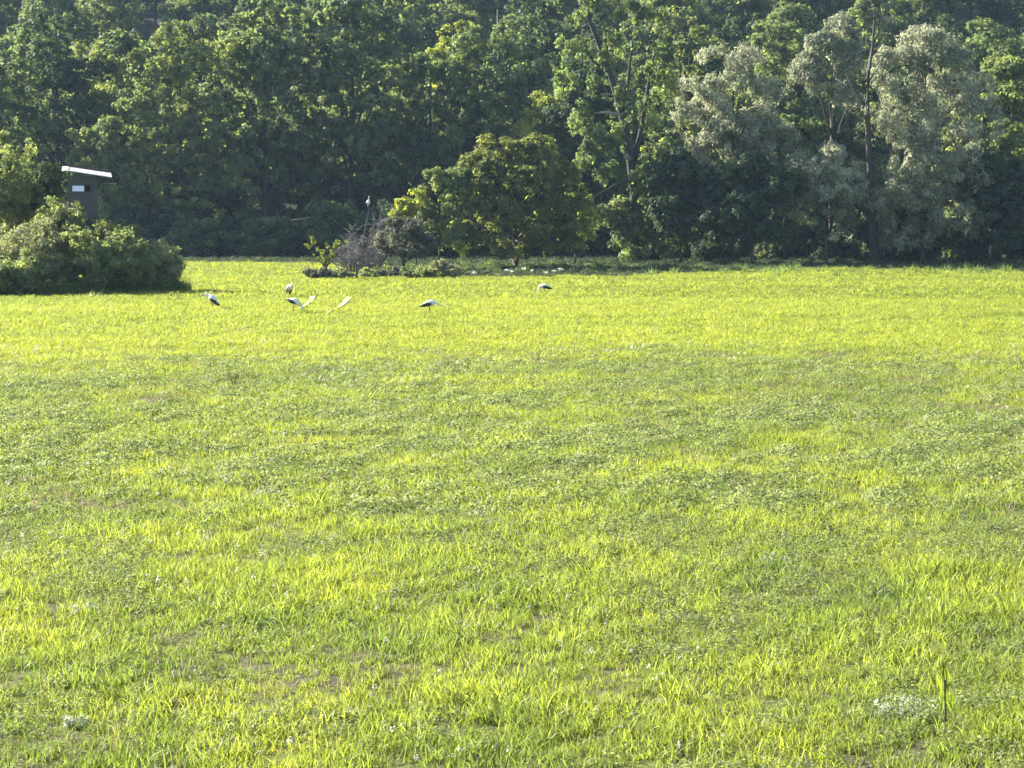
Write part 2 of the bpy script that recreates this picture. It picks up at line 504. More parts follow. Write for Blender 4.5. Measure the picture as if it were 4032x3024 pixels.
def meadow():
    rng = np.random.RandomState(11)
    parts = []
    # (d0, d1, density, first source, number of sources, scale)
    for d0, d1, den, s0, ns, sc_ in ((12.5, 26, 66, 0, 4, .95), (26, 48, 46, 0, 4, 1.0), (48, 80, 17, 4, 3, 1.0), (80, 125, 8, 4, 3, 1.15), (125, 232, 2.2, 7, 3, 1.0)):
        x, y = sample(rng, d0, d1, den)
        n1 = fbm(x / 1.6 + 3, y / 3.0 + 8, 4)          # small patches
        n2 = fbm(x / 9 + 50, y / 16 + 20, 3)           # broad patches
        line = 66 + .10 * x + 22 * (fbm(x / 8, y / 14 + 3, 3) - .5)
        near = 1 - sstep(-11, 11, y - line)              # in front of the weedy line
        bare = sstep(.50, .62, n1 * .7 + n2 * .3) * near
        edge = np.interp(2016 + x / y * F, [0, 1480, 1640, 2450, 2850, 3300, 4032], [224, 222, 184, 185, 196, 204, 200]) + 16 * (fbm(x / 13 + 3, y / 40 + 5, 3) - .5)  # meadow grass ends where the painted shade strip begins
        keep = (rng.rand(len(x)) > bare * .35) & (y < edge)
        x, y, n1, n2, near = x[keep], y[keep], n1[keep], n2[keep], near[keep]
        z = gz(x, y)
        hgt = sc_ * (.45 + 1.15 * fbm(x / .9 + 90, y / 1.3 + 4, 3) ** 1.3 + .28 * sstep(.56, .68, fbm(x / 1.5 + 9, y / 2.2 + 44, 3))) * rng.uniform(.75, 1.25, len(x))
        band = fbm(x / 26 + 5, y / 5.5 + 70, 3)         # long swaths across the far meadow
        hue = near * ((n2 - .5) * .7 + (n1 - .5) * 2.4 + .58) + (1 - near) * (band - .50) * 1.7
        tilt = rng.normal(0, .09, (len(x), 2))
        rot = np.column_stack([tilt, rng.uniform(0, 6.28, len(x))])
        parts.append((np.column_stack([x, y, z]), rot, hgt, s0 + rng.randint(0, ns, len(x)), np.clip(hue + rng.normal(0, .1, len(x)), 0, 1)))
    for px, py in ((838, 1222), (1140, 1176), (1160, 1236), (1690, 1240), (2145, 1162)):
        d = D(py); n = 46
        x = W(px, d) + rng.normal(0, .75, n); y = d - .15 + rng.normal(-.25, .5, n)
        parts.append((np.column_stack([x, y, gz(x, y)]), np.column_stack([rng.normal(0, .1, (n, 2)), rng.uniform(0, 6.28, n)]), rng.uniform(1.3, 2.0, n),
                      4 + rng.randint(0, 3, n), np.clip(rng.normal(.2, .15, n), 0, 1)))
    cat = [np.concatenate([p[i] for p in parts]) for i in range(5)]
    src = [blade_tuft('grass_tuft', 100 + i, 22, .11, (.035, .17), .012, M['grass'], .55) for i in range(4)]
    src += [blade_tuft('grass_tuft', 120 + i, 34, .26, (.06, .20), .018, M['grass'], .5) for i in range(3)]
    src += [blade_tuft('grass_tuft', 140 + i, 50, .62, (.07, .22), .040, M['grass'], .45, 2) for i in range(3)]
    scatter('meadow_grass', 'bright yellow green grass of the open meadow', *cat, src)

    # grey green herbs and clover between the blades
    parts = []
    for d0, d1, den, s0, sc_ in ((12.5, 30, 44, 0, 1.0), (30, 100, 14, 3, .95)):
        x, y = sample(rng, d0, d1, den)
        line = 66 + .10 * x
        m = .55 * fbm(x / .9 + 33, y / 1.7 + 12, 4) + .45 * fbm(x / 2.6 + 13, y / 5 + 2, 4)
        belt = np.exp(-((y - line + 3) / 3.0) ** 2) * .18 * sstep(-14, 4, x) + .09 * np.exp(-((y - 38) / 13.) ** 2)
        keep = rng.rand(len(x)) < sstep(.38, .72, m + belt) * .9 * (1 - .97 * sstep(-12, 9, y - line - 16 * (fbm(x / 7 + 3, y / 12, 3) - .5)))
        x, y, m = x[keep], y[keep], m[keep]
        parts.append((np.column_stack([x, y, gz(x, y)]), np.column_stack([rng.normal(0, .1, (len(x), 2)), rng.uniform(0, 6.28, len(x))]),
                      sc_ * rng.uniform(.6, 1.4, len(x)), s0 + rng.randint(0, 3, len(x)), rng.rand(len(x))))
    cat = [np.concatenate([p[i] for p in parts]) for i in range(5)]
    src = [herb_tuft('herb_tuft', 200 + i, 48, .14, .10, .030, M['herb']) for i in range(3)]
    src += [herb_tuft('herb_tuft', 210 + i, 110, .30, .15, .048, M['herb']) for i in range(3)]
    scatter('meadow_herbs', 'grey green herbs and clover between the grass', *cat, src)

    # dry stalks
    parts = []
    for d0, d1, den, s0, sc_ in ((12.5, 30, 40, 0, .85), (30, 72, 14, 2, 1.0)):
        x, y = sample(rng, d0, d1, den)
        m = fbm(x / 1.6 + 3, y / 3.0 + 8, 4) * .65 + fbm(x / 9 + 50, y / 16 + 20, 3) * .35
        keep = rng.rand(len(x)) < .22 + sstep(.47, .62, m)
        x, y = x[keep], y[keep]
        parts.append((np.column_stack([x, y, gz(x, y)]), np.column_stack([rng.normal(0, .2, (len(x), 2)), rng.uniform(0, 6.28, len(x))]),
                      sc_ * rng.uniform(.5, 1.2, len(x)), s0 + rng.randint(0, 2, len(x)), rng.rand(len(x))))
    cat = [np.concatenate([p[i] for p in parts]) for i in range(5)]
    src = [blade_tuft('dry_tuft', 300 + i, 16, .15, (.02, .11), .008, M['dry'], 1.6) for i in range(2)]
    src += [blade_tuft('dry_tuft', 310 + i, 22, .28, (.04, .14), .014, M['dry'], 1.4) for i in range(2)]
    scatter('dry_grass', 'dry brown stalks in the thin patches of the meadow', *cat, src)

    # bent seed stalks standing above the turf
    x, y = sample(rng, 13, 60, 2.2)
    keep = rng.rand(len(x)) < sstep(.40, .66, fbm(x / 3 + 11, y / 5 + 61, 3))
    x, y = x[keep], y[keep]
    src = [blade_tuft('seed_stalk', 350 + i, 7, .07, (.12, .34), .006, M['stalk'], .6, 4) for i in range(3)]
    scatter('seed_stalks', 'thin straw coloured seed stalks standing above the turf', np.column_stack([x, y, gz(x, y)]),
            np.column_stack([rng.normal(0, .2, (len(x), 2)), rng.uniform(0, 6, len(x))]), rng.uniform(.6, 1.2, len(x)) * np.maximum(.8, y / 40), rng.randint(0, 3, len(x)), rng.rand(len(x)), src)

    # small pale flower heads
    x, y = sample(rng, 13, 75, 3.0)
    m = fbm(x / 4 + 77, y / 7 + 1, 3)
    keep = rng.rand(len(x)) < sstep(.42, .68, m)
    x, y = x[keep], y[keep]
    src = [herb_tuft('flower_head', 400 + i, 14, .022, .05, .022, M['petal']) for i in range(3)]
    z = gz(x, y) + rng.uniform(.04, .17, len(x))
    scatter('meadow_flowers', 'tiny pale flower heads scattered through the meadow', np.column_stack([x, y, z]),
            np.column_stack([rng.normal(0, .3, (len(x), 2)), rng.uniform(0, 6, len(x))]), rng.uniform(.6, 1.2, len(x)) * np.maximum(1, y / 40),
            rng.randint(0, 3, len(x)), rng.rand(len(x)), src)

    # rank grass and nettles along the wood, its shade painted into their colour
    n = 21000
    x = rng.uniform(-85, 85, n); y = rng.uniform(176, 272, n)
    edge = np.interp(2016 + x / y * F, [0, 1480, 1640, 2450, 2850, 3300, 4032], [224, 222, 184, 185, 196, 204, 200]) + 16 * (fbm(x / 13 + 3, y / 40 + 5, 3) - .5) - 2.5  # outline of the painted shade strip
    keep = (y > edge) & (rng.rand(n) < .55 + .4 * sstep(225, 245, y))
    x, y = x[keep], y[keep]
    src = [blade_tuft('verge_tuft', 500 + i, 40, .55, (.10, .34), .05, M['vergeshade'], .45, 2) for i in range(2)]
    src += [herb_tuft('verge_tuft', 510 + i, 70, .6, .40, .16, M['vergeshade']) for i in range(2)]
    scatter('verge_grass', 'rank grass and nettles along the foot of the wood, shade painted into their colour', np.column_stack([x, y, gz(x, y)]),
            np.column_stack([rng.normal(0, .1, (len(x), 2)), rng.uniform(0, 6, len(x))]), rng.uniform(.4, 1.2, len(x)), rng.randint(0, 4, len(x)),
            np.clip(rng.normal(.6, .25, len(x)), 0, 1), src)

    n = 260
    x = rng.uniform(-14, 62, n); y = 203 - 6 * sstep(0, 30, x) + rng.normal(0, 5, n)
    src = [blade_tuft('edge_tuft', 620 + i, 30, .35, (.2, .8), .05, M['fringe'], .4, 3) for i in range(2)] + [herb_tuft('edge_tuft', 630, 80, .4, .5, .13, M['fringe'])]
    scatter('edge_weeds', 'taller weeds along the edge between meadow and shaded verge', np.column_stack([x, y, gz(x, y)]),
            np.column_stack([rng.normal(0, .1, (n, 2)), rng.uniform(0, 6, n)]), rng.uniform(.4, 1.3, n), rng.randint(0, 3, n), rng.rand(n), src)

    # tall weeds along the front of the thicket
    n = 900
    px = rng.uniform(-160, 735, n); y = np.interp(px, [-160, 0, 300, 600, 735], [128, 129, 130.5, 137, 140]) + np.abs(rng.normal(0, 1.0, n))
    x = (px - 2016) / F * y
    src = [blade_tuft('fringe_tuft', 600 + i, 34, .30, (.25, .95), .05, M['fringe'], .35, 3) for i in range(2)]
    src += [herb_tuft('fringe_tuft', 610 + i, 90, .35, .55, .12, M['fringe']) for i in range(2)]
    scatter('thicket_fringe', 'tall weeds and grass fringing the foot of the thicket', np.column_stack([x, y, gz(x, y)]),
            np.column_stack([rng.normal(0, .1, (n, 2)), rng.uniform(0, 6, n)]), rng.uniform(.5, 1.25, n), rng.randint(0, 4, n), rng.rand(n), src)
meadow()

# pale bent grass of two wheel marks beside the storks
def rut(pts, seed):
    P = [(W(px, D(py)), D(py), w) for px, py, w in pts]
    ribbon('wheel_rut', P, M['rut'], 'short pale wheel mark of flattened dry grass curving through the meadow', .12, .5, .35, seed)
rut([(1172, 1224, .06), (1200, 1212, .12), (1222, 1197, .20), (1232, 1178, .26)], 3)
rut([(1286, 1242, .06), (1326, 1222, .12), (1354, 1202, .20), (1374, 1180, .30)], 4)

# ------------------------------------------------------------------ the wood: front trees, left to right
tree('broadleaf_tree', 'dark tree at the far left behind the thicket, cut by the photo edge', 20, 272, 150, 430, 900, 'ash', 21, leaves=15000)
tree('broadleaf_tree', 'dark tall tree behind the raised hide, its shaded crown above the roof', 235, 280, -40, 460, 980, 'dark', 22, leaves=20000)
tree('broadleaf_tree', 'light green tree just right of the raised hide, pointed sunlit top above its roof', 400, 262, 400, 330, 1000, 'light', 23, leaves=15000, n=14)
tree('broadleaf_tree', 'tall tree right of the hide with two sunlit clumps high on its left side', 720, 268, 90, 500, 990, 'light', 24, leaves=26000, n=22,
     lobes=[(690, 0, 190, 75, 2.2, 110), (560, -.5, 270, 60, 2, 75), (650, -1, 330, 110, 3, 110), (790, -1, 300, 110, 3.2, 110), (880, 0, 280, 90, 3, 120),
            (560, -1.5, 480, 110, 3, 100), (700, -2.5, 520, 140, 4, 130), (850, -2, 520, 130, 4, 140), (600, -2.5, 680, 130, 4, 120), (760, -3, 740, 150, 4, 130),
            (900, -2, 720, 120, 4, 130), (640, -2.5, 880, 130, 3.5, 110), (820, -2.5, 900, 140, 3.5, 110), (940, -1, 900, 100, 3, 100), (720, 1, 600, 200, 5, 300)])
tree('poplar_tree', 'tall poplar with speckled round leaves, first right of the sunlit clumps, top out of view', 1050, 274, -150, 520, 960, 'poplar', 25, leaves=26000, n=24, leaf=.46, ratio=.75)
tree('poplar_tree', 'tall speckled poplar above the bare grey brush, top out of view', 1390, 276, -220, 500, 960, 'poplar', 26, leaves=26000, n=24, leaf=.46, ratio=.75)
tree('broadleaf_tree', 'shadowy tree with drooping branches behind the left lobe of the olive tree', 1700, 280, 110, 440, 980, 'ash', 27, leaves=22000, droop=.5, n=20)
tree('yellowing_tree', 'yellowing tree top catching the sun high in the middle of the wood', 1790, 288, 60, 270, 420, 'yellow', 28, leaves=5000, n=9, gap=.25)
tree('poplar_tree', 'dark tall tree rising straight behind the round olive tree', 1960, 284, -120, 480, 960, 'poplar', 29, leaves=24000, n=22)
tree('slender_tree', 'slender tree with bright yellow green sprays above the olive tree', 2110, 262, 270, 210, 900, 'yellow', 30, leaves=5200, n=12, lobe=.5, gap=.25, per=18)
tree('slender_tree', 'slender yellow green tree peeping out at the right edge of the olive tree', 2265, 214, 700, 170, 1010, 'yellow', 31, leaves=2600, n=8, lobe=.5)
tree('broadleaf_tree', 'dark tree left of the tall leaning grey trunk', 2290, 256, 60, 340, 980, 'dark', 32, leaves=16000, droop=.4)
tree('broadleaf_tree', 'tall tree with sunlit upper leaves right of the leaning grey trunk', 2690, 262, -60, 420, 980, 'light', 33, leaves=20000)
tree('broadleaf_tree', 'round dark crown standing behind the silvery willow top', 3050, 300, 30, 320, 520, 'hill', 34, leaves=13000, n=14)
tree('white_willow', 'broad willow with silvery sunlit top, left of the tall snag', 2880, 227, 165, 400, 960, 'silver', 35, leaves=24000, leaf=.44, ratio=.32, droop=.35, n=20,
     lobes=[(2830, 0, 270, 110, 2.6, 100), (2930, -.3, 265, 100, 2.6, 95), (2760, -.5, 380, 100, 2.6, 90), (2900, -1.5, 400, 150, 3.4, 110), (3010, -.5, 400, 100, 2.8, 100),
            (2740, -1, 520, 120, 3, 100), (2880, -2, 560, 150, 3.6, 120), (3010, -1.3, 560, 120, 3, 110), (2780, -1, 700, 130, 3, 110), (2950, -1.5, 720, 150, 3.4, 120), (2880, 1, 560, 180, 4, 250)])
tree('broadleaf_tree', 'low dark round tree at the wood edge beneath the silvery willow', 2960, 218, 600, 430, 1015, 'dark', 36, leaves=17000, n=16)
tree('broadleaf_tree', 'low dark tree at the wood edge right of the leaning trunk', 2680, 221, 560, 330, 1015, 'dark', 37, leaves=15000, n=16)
tree('broadleaf_tree', 'dark tree with glossy speckled leaves between the two willows', 3090, 231, 330, 340, 940, 'ash', 38, leaves=16000)
tree('grey_willow', 'greyish pink topped willow just left of the bare snag', 3270, 235, 60, 260, 560, 'silver', 39, leaves=8500, leaf=.44, ratio=.32, droop=.25, n=14,
     lobes=[(3290, 0, 120, 55, 1.5, 70), (3230, 0, 190, 70, 1.8, 70), (3320, -.5, 230, 55, 1.6, 70), (3180, 0, 280, 70, 1.8, 70), (3270, -.5, 320, 90, 2, 70), (3360, 0, 170, 24, .8, 50), (3330, -.5, 400, 70, 2, 60)])
tree('grey_willow', 'small grey green willow low at the wood edge below the snag', 3250, 220, 530, 360, 1010, 'silver', 40, leaves=17000, leaf=.42, ratio=.32, droop=.35, n=16)
tree('white_willow', 'large silvery willow right of the bare snag, its whole left flank sunlit', 3630, 223, 100, 540, 1000, 'silver', 41, leaves=30000, leaf=.44, ratio=.32, droop=.35, n=24,
     lobes=[(3640, 0, 190, 110, 3, 100), (3560, -.3, 260, 90, 2.4, 80), (3720, 0, 260, 100, 2.8, 90), (3480, -.4, 270, 60, 1.6, 80), (3490, -.8, 390, 100, 2.4, 90), (3620, -1, 390, 120, 3, 110), (3785, -.5, 370, 115, 2.6, 95),
            (3500, -.8, 500, 70, 2, 70), (3690, -1.5, 520, 140, 3.2, 110), (3560, -1.5, 560, 90, 2.6, 60), (3820, -1, 490, 110, 2.6, 95), (3600, -2, 660, 130, 3.2, 110), (3750, -1.5, 680, 130, 3.2, 120), (3560, -2, 800, 130, 3.2, 110),
            (3700, -1.8, 850, 150, 3.4, 120), (3560, -1.5, 930, 120, 3, 90), (3650, 1, 600, 150, 4, 300)])
tree('broadleaf_tree', 'green tree at the right edge of the photo beside the large willow', 3930, 237, 140, 400, 1000, 'light', 42, leaves=22000, n=20)
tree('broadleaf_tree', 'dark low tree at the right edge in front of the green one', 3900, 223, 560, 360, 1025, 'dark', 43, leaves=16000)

# tall leaning trunk with sparse hanging leaves
def leaning_tree():
    d = 225
    bx = W(2505, d); z0 = G(bx, d)
    root = empty('leaning_tree', (bx, d, z0 - .1))
    L = lambda px, py, dy=0.: (W(px, d) - bx, dy, Z(py, d) - z0 + .1)
    mb = MB()
    mb.tube([L(2505, 1030), L(2508, 940), L(2498, 780), L(2478, 600), L(2440, 420), L(2400, 290), L(2360, 180), L(2310, 60), L(2250, -60)],
            [.68, .50, .45, .42, .38, .32, .27, .19, .10], 9)
    mb.tube([L(2495, 640), L(2520, 520), L(2540, 400), L(2560, 260), L(2600, 120)], [.30, .24, .2, .14, .06], 7)
    mb.tube([L(2440, 420), L(2470, 330), L(2480, 220), L(2500, 80)], [.22, .18, .12, .05], 6)
    mb.tube([L(2400, 290), L(2330, 240), L(2290, 160)], [.16, .12, .05], 6)
    mb.tube([L(2492, 700), L(2420, 730), L(2330, 780), L(2270, 800)], [.18, .12, .08, .03], 6)
    mb.build('trunk', M['greybark'], root, True)
    for a, b, r in (((2450, 452), (2335, 446), .14), ((2420, 380), (2365, 372), .10)):
        MB().tube([L(*a, -.5), L((a[0] + b[0]) / 2, (a[1] + b[1]) / 2 - 4, -.8), L(*b, -.9)], [r, r, r * .6], 6).build('dead_branch', M['palebark'], root, True)
    mb2 = MB(); mb2.tube([L(2478, 628, -.5), L(2462, 618, -1.0), L(2456, 614, -1.25)], [.24, .26, .2], 7)
    tag(mb2.build('broken_stub', M['palebark'], root, True), 'pale freshly broken branch stub')
    lob = []
    for px, py, rx, rz in ((2230, 330, 45, 90), (2290, 480, 40, 90), (2350, 540, 45, 60), (2260, 160, 60, 90), (2330, 40, 80, 80), (2440, 60, 80, 90), (2560, 120, 80, 110), (2600, 300, 60, 120),
                           (2560, 480, 50, 110), (2620, 560, 50, 90), (2310, 640, 50, 80), (2400, 690, 50, 60), (2290, 820, 60, 60), (2380, 860, 60, 70), (2560, 760, 50, 80), (2590, 900, 50, 80), (2450, 930, 35, 70), (2420, 560, 35, 70), (2500, 880, 30, 60), (2350, 330, 35, 60), (2480, 480, 30, 60), (2400, 160, 40, 60), (2540, 640, 35, 70), (2440, 820, 40, 50), (2505, 720, 28, 60), (2440, 380, 28, 50), (2470, 560, 26, 40), (2380, 250, 40, 50), (2530, 960, 40, 60), (2490, 1000, 40, 40)):
        lob.append((W(px, d) - bx, -.6, Z(py, d) - z0, rx / F * d, 1.4, rz / F * d))
    link('crown', crown_mesh('crown', 51, lob, M['poplar'], 20000, .42, .62, .42, 24, .5, .3), root)
    tag(root, 'tall leaning tree with bare grey trunk, pale branch stub and sparse leaves', 'tree')
leaning_tree()

def snag():
    d = 222
    bx = W(3440, d); z0 = G(bx, d)
    root = empty('dead_snag', (bx, d, z0 - .1))
    L = lambda px, py, dy=0.: (W(px, d) - bx, dy, Z(py, d) - z0 + .1)
    mb = MB()
    mb.tube([L(3440, 1030), L(3430, 800), L(3416, 600), L(3406, 430), L(3410, 280), L(3426, 180), L(3432, 60), L(3430, -10)], [.42, .34, .30, .25, .20, .15, .09, .03], 8)
    mb.build('trunk', M['bark'], root, True)
    for pts, r in (([(3426, 180), (3450, 120), (3470, 40)], .09), ([(3418, 230), (3470, 160), (3500, 120)], .07), ([(3404, 420), (3350, 350), (3320, 290)], .12),
                   ([(3406, 480), (3372, 420), (3340, 400)], .09), ([(3408, 330), (3440, 270), (3470, 240)], .08), ([(3432, 90), (3415, 40), (3400, 10)], .05), ([(3448, 120), (3440, 60), (3446, 20)], .04)):
        MB().tube([L(*p) for p in pts], [r, r * .7, r * .25], 5).build('branch', M['greybark' if pts[0][1] < 300 else 'bark'], root, True)
    tag(root, 'bare dead tree with dark trunk and forked grey tip between the two right willows', 'dead tree')
snag()

# ------------------------------------------------------------------ wooded hillside behind: shared crowns
def hill_proto(seed, mat, rx, h):
    rnd = random.Random(seed)
    root = empty('hillside_tree', (0, 0, 0))
    lobes = [(a, b, c + h * .58, p, q, r) for a, b, c, p, q, r in auto_lobes(rnd, rx * .9, h * .42, 18, .42)]
    link('crown', crown_mesh('crown', seed, lobes, M[mat], 22000, .52, .65, .75, 34), root)
    trunk_mb(rnd, (0, 0, -.5), (0, 0, h * .85), .3, .06, [l[:3] for l in lobes[::3]]).build('trunk', M['bark'], root, True)
    return tag(root, 'green crowned tree on the wooded hillside behind the front trees', 'tree', 'trees on the wooded hillside')
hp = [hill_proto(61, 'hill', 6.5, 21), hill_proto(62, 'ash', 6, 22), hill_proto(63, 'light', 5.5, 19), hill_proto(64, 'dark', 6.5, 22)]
used = [False] * 4
rnd = random.Random(9)
spots = []
LAND = ((150, 'the left edge thicket'), (330, 'the raised hide'), (560, 'the light green tree by the hide'), (860, 'the two sunlit clumps'), (1200, 'the first poplar'), (1550, 'the second poplar'),
        (1850, 'the yellowing top'), (2150, 'the round olive tree'), (2500, 'the leaning grey trunk'), (2780, 'the tree beside that trunk'), (3000, 'the silvery willow'),
        (3330, 'the grey pink willow'), (3480, 'the bare snag'), (3780, 'the large right willow'), (9999, 'the right edge tree'))
ROWS = {288: 'front row', 304: 'second row', 322: 'third row', 345: 'fourth row', 372: 'fifth row', 405: 'sixth row', 440: 'seventh row', 478: 'last row'}
for d, n in ((288, 15), (304, 16), (322, 17), (345, 17), (372, 17), (405, 18), (440, 18), (478, 18)):
    half = .235 * d + 4
    for i in range(n):
        spots.append((-half + 2 * half * (i + .5 + rnd.uniform(-.3, .3) + (.2 if n % 2 else -.2)) / n, d + rnd.uniform(-6, 6), d))
seen = {}
HUE = ('green', 'deep green', 'light green', 'dark')
for x, y, row in spots:
    k = rnd.choice((0, 0, 1, 2, 2, 3))
    o = hp[k]; s = rnd.uniform(.85, 1.2)
    if used[k]: o = copy_thing(hp[k], (0, 0, 0))
    used[k] = True
    px = 2016 + x / y * F
    lm = next(w for lim, w in LAND if px < lim)
    lb = '%s crown, %s of hillside trees, above %s' % (HUE[k], ROWS[row], lm)
    seen[lb] = seen.get(lb, 0) + 1
    o['label'] = lb if seen[lb] == 1 else lb.replace('crown,', 'crown (%s such),' % ('', '', 'second', 'third', 'fourth')[seen[lb]])
    o.location = (x, y, G(x, y) - .2); o.rotation_euler = (0, 0, rnd.uniform(0, 6.28)); o.scale = (s, s, s * rnd.uniform(.9, 1.12))

# dark understorey along the foot of the wood
def under_proto(seed, mat):
    rnd = random.Random(seed); root = empty('understorey_shrub', (0, 0, 0))
    lobes = [(a, b, c + 1.9, p, q, r) for a, b, c, p, q, r in auto_lobes(rnd, 2.6, 1.9, 9, .5)]
    link('crown', crown_mesh('crown', seed, lobes, M[mat], 10000, .36, .6, .45, 30, 0., .4, .45, True), root)
    mb = MB()
    for k in range(5):
        a = rnd.uniform(0, 6.28); mb.tube([(0, 0, -.1), (math.cos(a) * .6, math.sin(a) * .6, 1.2), (math.cos(a) * 1.4, math.sin(a) * 1.4, 2.6)], [.07, .05, .02], 5)
    mb.build('stem', M['bark'], root, True)
    return tag(root, 'dark shaded shrub in the row along the foot of the wood', 'shrub', 'shaded shrubs along the foot of the wood')
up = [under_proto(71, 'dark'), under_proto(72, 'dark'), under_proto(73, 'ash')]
uu = [False] * 3
for i, px in enumerate(list(range(560, 2300, 95)) + list(range(2560, 4100, 120)) + list(range(-100, 4200, 210))):
    right = px > 2450
    d = (231 if right else 259) + rnd.uniform(-5, 6)
    if i >= 32: d = 280 + rnd.uniform(-5, 5)
    k = i % 3; o = up[k]
    if uu[k]: o = copy_thing(up[k], (0, 0, 0))
    uu[k] = True
    lm = next(w for lim, w in LAND if px < lim)
    lb = 'dark shrub, %s row at the wood foot, below %s' % ('back' if i >= 32 else 'front', lm)
    seen[lb] = seen.get(lb, 0) + 1
    o['label'] = lb if seen[lb] == 1 else lb.replace('shrub,', 'shrub (%s there),' % ('', '', 'second', 'third', 'fourth', 'fifth', 'sixth')[seen[lb]])
    x = W(px + rnd.uniform(-25, 25), d); s = rnd.uniform(.65, 1.5) * (1.7 if i >= 32 else 1)
    o.location = (x, d, G(x, d) - .1); o.rotation_euler = (0, 0, rnd.uniform(0, 6.28)); o.scale = (s, s, s * rnd.uniform(.9, 1.3))

# ------------------------------------------------------------------ thicket at the left with the raised hide
def shrub(label, px, d, top, width, bot, mat, seed, leaves=9000, leaf=.22, ratio=.42, clump=.30, n=12, droop=0., name='shrub', gap=.4, upb=.45, lobes=None):
    o = tree(name, label, px, d, top, width, bot, mat, seed, 'shrub', n=n, leaves=leaves, leaf=leaf, ratio=ratio, clump=clump, droop=droop, lobe=.46, taper=.15, trunk_r=.09, gap=gap, upb=upb, lobes=lobes, skirt=True, dens=2.3)
    return o
shrub('big rounded willow bush at the left edge, taller than the raised hide', 10, 146, 550, 370, 1000, 'scrub', 81, 15000, n=16, name='willow_bush')
shrub('dark pointed evergreen bush left of the raised hide', 175, 147, 600, 180, 900, 'dark', 82, 6000, .2, .35, .22, name='evergreen_bush')
shrub('pale green bush right under the left corner of the hide', 225, 137, 810, 230, 1120, 'scrub', 83, 9000)
shrub('yellow green bush hiding the legs of the hide', 430, 138, 890, 250, 1130, 'light', 84, 9000)
shrub('slim leafy shoot in front of the hide wall', 300, 136, 800, 60, 1000, 'scrub', 85, 1800, n=6)
shrub('grey green willow bush in the middle of the thicket', 120, 133, 890, 340, 1150, 'greybush', 86, 11000, ratio=.3, name='willow_bush')
shrub('low dark bush at the left foot of the thicket', 40, 129.5, 1000, 260, 1168, 'scrub', 87, 7000)
shrub('shaded hollow bush at the front of the thicket below the hide', 330, 133, 930, 260, 1155, 'scrub', 88, 8000)
shrub('pale bush at the thicket front, right of the shaded hollow', 480, 135, 930, 230, 1150, 'scrub', 89, 8500)
shrub('grey leaved bush with spiky shoots near the right end of the thicket', 590, 138, 960, 180, 1135, 'greybush', 90, 6500, ratio=.3)
shrub('small round grey bush closing the right end of the thicket', 672, 140, 985, 100, 1142, 'greybush', 91, 4500, ratio=.3, n=8)

